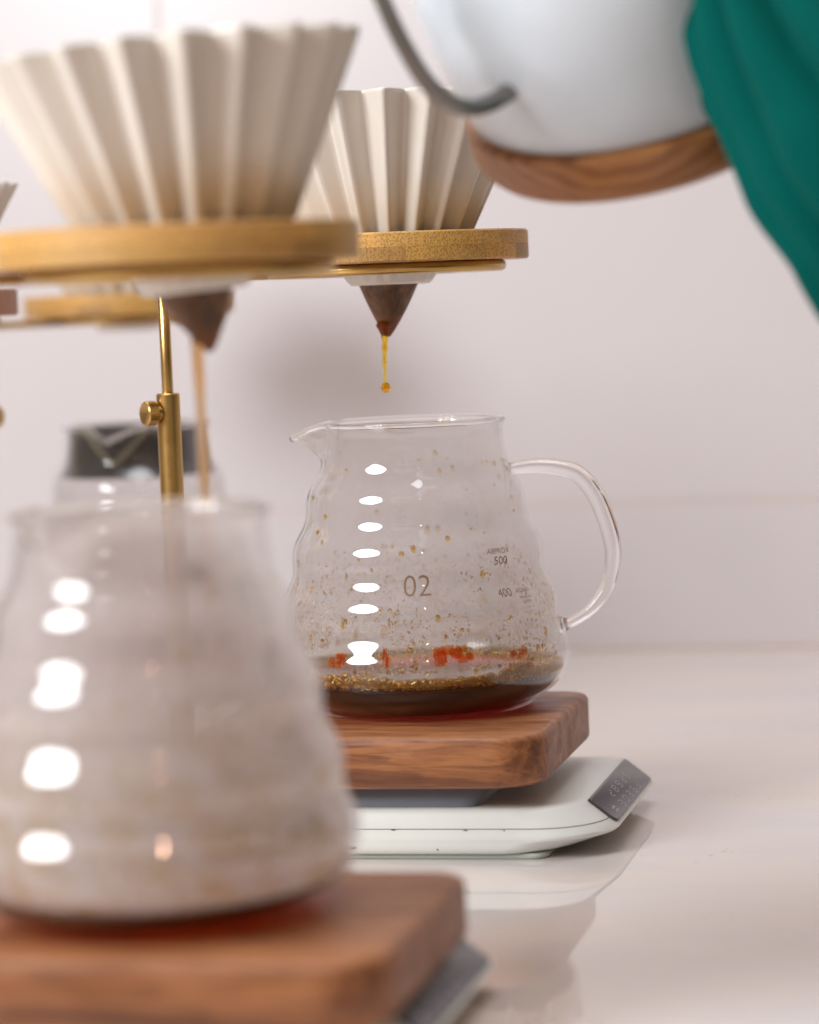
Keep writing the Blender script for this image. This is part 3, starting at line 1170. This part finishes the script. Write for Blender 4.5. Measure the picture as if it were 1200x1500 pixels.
# --- front station
FD = 0.862
FT = 0.040
P1 = G(232, FT, FD)
carafe1, _ = make_carafe('carafe', 'large blurred misted glass carafe nearest the camera at the left, nearly empty',
                         (P1.x, P1.y, FT + 0.0002), spout=ANG_C - R(30), spout_len=0.0135, handle_ang=ANG_C + PI - R(20), fog='fog2', beads=900, seed=9, coffee=0.0092, foam=False)
BR1 = G(690, FT, 0.902)
board1 = make_board((BR1.x, BR1.y, 0.0203), 0.170, 0.128, FT - 0.0203, 'blurred walnut board at the bottom left, under the nearest carafe')
SC1 = G(598, 0.0117, 0.79)
scale1 = make_scale((SC1.x, SC1.y, -0.0), 'blurred scale at the bottom edge, only its grey sloped end showing under the nearest board')
DF = 0.925
DZ1 = DZ - 0.0008
A1 = G(262, DZ, DF)
A1d = G(278, DZ, DF)
holder1 = make_holder((A1.x, A1.y, DZ1), 'large blurred bamboo holder at the upper left, nearest the camera', rz=YAW + R(75))
tl = R(4.2)
tilt_axis = Matrix.Rotation(tl, 4, Vector((-math.sin(YAW), math.cos(YAW), 0)) * -1)
e_ = tilt_axis.to_euler()
drip1 = make_dripper((A1d.x, A1d.y, DZ1 + 0.0118), 'large blurred white pleated dripper at the upper left, nearest the camera and tilted', rot=0.1)
drip1.rotation_euler = e_
fo = tilt_axis @ Vector((0, 0, -0.0195))
fil1 = make_filter((A1.x + fo.x + 0.0035, A1.y + fo.y, DZ1 + 0.0118 + fo.z), 'blurred dark filter tip below the nearest dripper, streaming coffee', depth=0.0200, r=0.0125)
fil1.rotation_euler = Matrix.Rotation(R(11), 4, Vector((-math.sin(YAW), math.cos(YAW), 0)) * -1).to_euler()
tip1 = G(289, 0.2, DF)
make_drip('coffee_stream', 'blurred orange stream of coffee falling into the nearest carafe', (tip1.x, tip1.y, 0.2040), 0.158, 0.0018, drop=False, mat='stream')
pole1 = G(262 - 430, 0.16, DF)
make_stand(A1, (pole1.x, pole1.y), DZ1 - 0.0001, 'brass ring stand carrying the large blurred holder at the upper left', 0.171, YAW + PI + R(32))

# --- back station
BD = 1.52
BTz = 0.0385
P2 = G(214, BTz, BD)
carafe2, m2 = make_carafe('carafe', 'blurred carafe with dark neck in the background, behind the bare brass rod',
                          (P2.x, P2.y, BTz + 0.0002), spout=ANG_C - R(12), spout_len=0.0135, handle_ang=ANG_C + PI - R(10), fog='fog3', beads=0, seed=12, coffee=0.0122, foam=False)
bm = bmesh.new()
pr = [(car_r(z) - 0.0022, z) for z in [0.0905 + 0.0245 * i / 14 for i in range(15)]]
lathe(bm, pr, 96, m2)
mesh_obj('neck_band', bm, MT['smoke'], carafe2)
bm = bmesh.new()
pts = []
for i in range(41):
    d = -0.55 + 1.1 * i / 40
    a = ANG_C - R(12) + d
    z = 0.1145 - 0.017 * max(0, 1 - abs(d) / 0.45)
    r, zz = m2(a, car_r(z) + 0.0006, z)
    pts.append((r * math.cos(a), r * math.sin(a), zz))
tube(bm, pts, 0.0011, 8)
mesh_obj('lip_edge', bm, MT['olive'], carafe2)
BR2 = G(214, BTz, BD)
board2 = make_board((BR2.x + 0.068, BR2.y + 0.062, 0.0283), 0.140, 0.128, BTz - 0.0283, 'walnut board of the background station, hidden behind the misted carafe')
scale2 = make_scale((BR2.x + 0.087, BR2.y - 0.066, 0), 'white scale of the background station, behind the misted carafe')
A2 = G(187, DZ, 1.61)
DZ2 = 0.2095
holder2 = make_holder((A2.x, A2.y, DZ2), 'blurred bamboo holder in the background, lower than the nearest one and partly behind it', rz=YAW + R(10))
drip2 = make_dripper((A2.x, A2.y, DZ2 + 0.0118), 'blurred white dripper in the background, hidden behind the nearest dripper except its outlet', rot=0.4, top=0.030, H=0.050, R1=0.046)
pole2 = G(195 - 262, 0.16, BD)
make_stand(A2, (pole2.x, pole2.y), DZ2 - 0.0001, 'brass ring stand of the background station', 0.16, YAW + PI)

# --- left-edge station
LD = 1.30
A3 = G(-163, 0.2125, LD)
holder3 = make_holder((A3.x, A3.y, 0.2125), 'dark ribbed wooden holder cut off by the left edge', wood='ribbed')
drip3 = make_dripper((A3.x, A3.y, 0.2125 + 0.0118), 'white dripper cut off by the left edge, only its rim corner showing', rot=0.2, top=0.0455, H=0.066, R1=0.0595)
pole3 = G(-30, 0.16, LD + 0.075)
make_stand(A3, (pole3.x, pole3.y), 0.2124, 'brass stand at the left edge with only the tip of its thumb screw showing', 0.166, YAW + R(-20))


# ------------------------------------------------------------------ kettle
KD = 1.00
kc = W(951, 193, KD)
tiltK, leanK = R(16.5), R(28)
up_c = Vector((-math.sin(tiltK) * math.cos(leanK), math.cos(tiltK) * math.cos(leanK), math.sin(leanK)))
upw = (cr * up_c.x + cu * up_c.y - fw * up_c.z).normalized()
# local x = toward the spout (picture left and toward the camera)
sp_ = (-cr * 0.8 - fw * 0.6)
lx = (sp_ - upw * sp_.dot(upw)).normalized()
ly = upw.cross(lx)
KM = Matrix((lx, ly, upw)).transposed().to_4x4()
KM.translation = kc
kettle = thing('kettle', 'white gooseneck kettle with a wooden base ring and grey spout, tilted to pour', 'kettle', (0, 0, 0))
kettle.matrix_world = KM
KR = 0.0585
bm = bmesh.new()
lathe(bm, [(0.0005, 0.0), (KR - 0.010, 0.0), (KR - 0.0035, 0.0010), (KR - 0.0008, 0.0040), (KR + 0.0006, 0.0085), (KR + 0.0008, 0.0170), (KR - 0.0010, 0.0185), (0.0005, 0.0185)], 96)
auto(mesh_obj('base_ring', bm, MT['kwood'], kettle), 50)
bm = bmesh.new()
lathe(bm, [(0.0005, 0.0186), (KR - 0.003, 0.0186), (KR - 0.0012, 0.0205), (KR + 0.0012, 0.030), (KR + 0.0050, 0.048), (KR + 0.0072, 0.066), (KR + 0.0030, 0.084), (KR - 0.011, 0.098), (0.038, 0.104), (0.0005, 0.104)], 96)
mesh_obj('body', bm, MT['enamel'], kettle)
bm = bmesh.new()
lathe(bm, [(0.039, 0.1045), (0.039, 0.107), (0.034, 0.110), (0.006, 0.113), (0.004, 0.118), (0.007, 0.122), (0.007, 0.126), (0.0005, 0.127)], 64)
mesh_obj('lid', bm, MT['enamel'], kettle)
inv = KM.inverted()
sp_pts = [W(800, 96, 0.958), W(783, 106, 0.949), W(740, 139, 0.940), W(712, 153, 0.935), W(684, 158, 0.930), W(652, 146, 0.926), W(622, 116, 0.923), W(595, 72, 0.920),
          W(571, 24, 0.918), W(548, -30, 0.915), W(520, -90, 0.912), W(480, -130, 0.908), W(430, -140, 0.903), W(395, -120, 0.900), W(375, -90, 0.898)]
pts = [inv @ p for p in spline(sp_pts, 80)]
bm = bmesh.new()
tube(bm, pts, [0.0031 - 0.0006 * i / 80 for i in range(81)], 18)
mesh_obj('spout', bm, MT['steel'], kettle)
bm = bmesh.new()
tube(bm, [pts[2] , pts[5], pts[7]], [0.0062, 0.0050, 0.0036], 18)
mesh_obj('spout_collar', bm, MT['enamel'], kettle)
bm = bmesh.new()
hpts = spline([(-0.050, 0, 0.092), (-0.070, 0, 0.100), (-0.100, 0, 0.098), (-0.118, 0, 0.080), (-0.122, 0, 0.050), (-0.112, 0, 0.022)], 30)
tube(bm, hpts, [0.006 + 0.002 * math.sin(PI * i / 30) for i in range(31)], 16, flat=(0.8, 1.2))
mesh_obj('handle', bm, MT['kwood'], kettle)

# ------------------------------------------------------------------ person's sleeve
path = [(1150, -420, 0.95), (1195, -240, 0.93), (1235, -100, 0.915), (1272, 0, 0.91), (1350, 120, 0.905), (1430, 225, 0.90), (1495, 330, 0.90), (1600, 440, 0.91),
        (1760, 530, 0.94), (1930, 500, 0.96), (2090, 340, 0.97), (2200, 90, 0.97), (2250, -220, 0.97), (2260, -560, 0.97)]
pp = spline([W(*p) for p in path], 110)
bm = bmesh.new()
n = len(pp)
NS = 256
prevN = None
loops = []
for i in range(n):
    T_ = (pp[min(i + 1, n - 1)] - pp[max(i - 1, 0)]).normalized()
    if prevN is None:
        prevN = (-fw - T_ * (-fw).dot(T_)).normalized()
    N_ = (prevN - T_ * prevN.dot(T_)).normalized()
    prevN = N_
    B_ = T_.cross(N_)
    t = i / (n - 1)
    r = 0.030 + 0.030 * min(1, t * 3.2) ** 0.7 + 0.012 * max(0, t - 0.55)
    lp_ = []
    for k in range(NS):
        a = 2 * PI * k / NS
        # soft folds running along the sleeve, drifting slowly round it
        w1 = a + 0.16 * math.sin(t * 7.0) + 0.25 * noise.noise(Vector((math.cos(a) * 1.3, math.sin(a) * 1.3, t * 5)))
        f = (abs(math.cos(8 * w1 + 0.4)) ** 0.8 - 0.6) * 1.15 + math.sin(5 * w1 + 1.0 + 2 * math.sin(t * 5)) * 0.2 + math.sin(3 * a + 7 * t) * 0.2
        f += 0.4 * noise.noise(Vector((math.cos(a) * 2.2, math.sin(a) * 2.2, t * 9)))
        amp = 0.0150 * (0.8 + 0.3 * math.sin(t * 11 + 1)) * min(1, t * 6)
        rr = r + amp * f
        lp_.append(pp[i] + N_ * (rr * math.cos(a)) + B_ * (rr * math.sin(a)))
    loops.append(lp_)
loops_mesh(bm, loops, True, True, True)
person = mesh_obj('person', bm, MT['cloth'])
tag(person, 'person in a loose dark teal sleeve at the right edge, beside the white kettle', 'person')
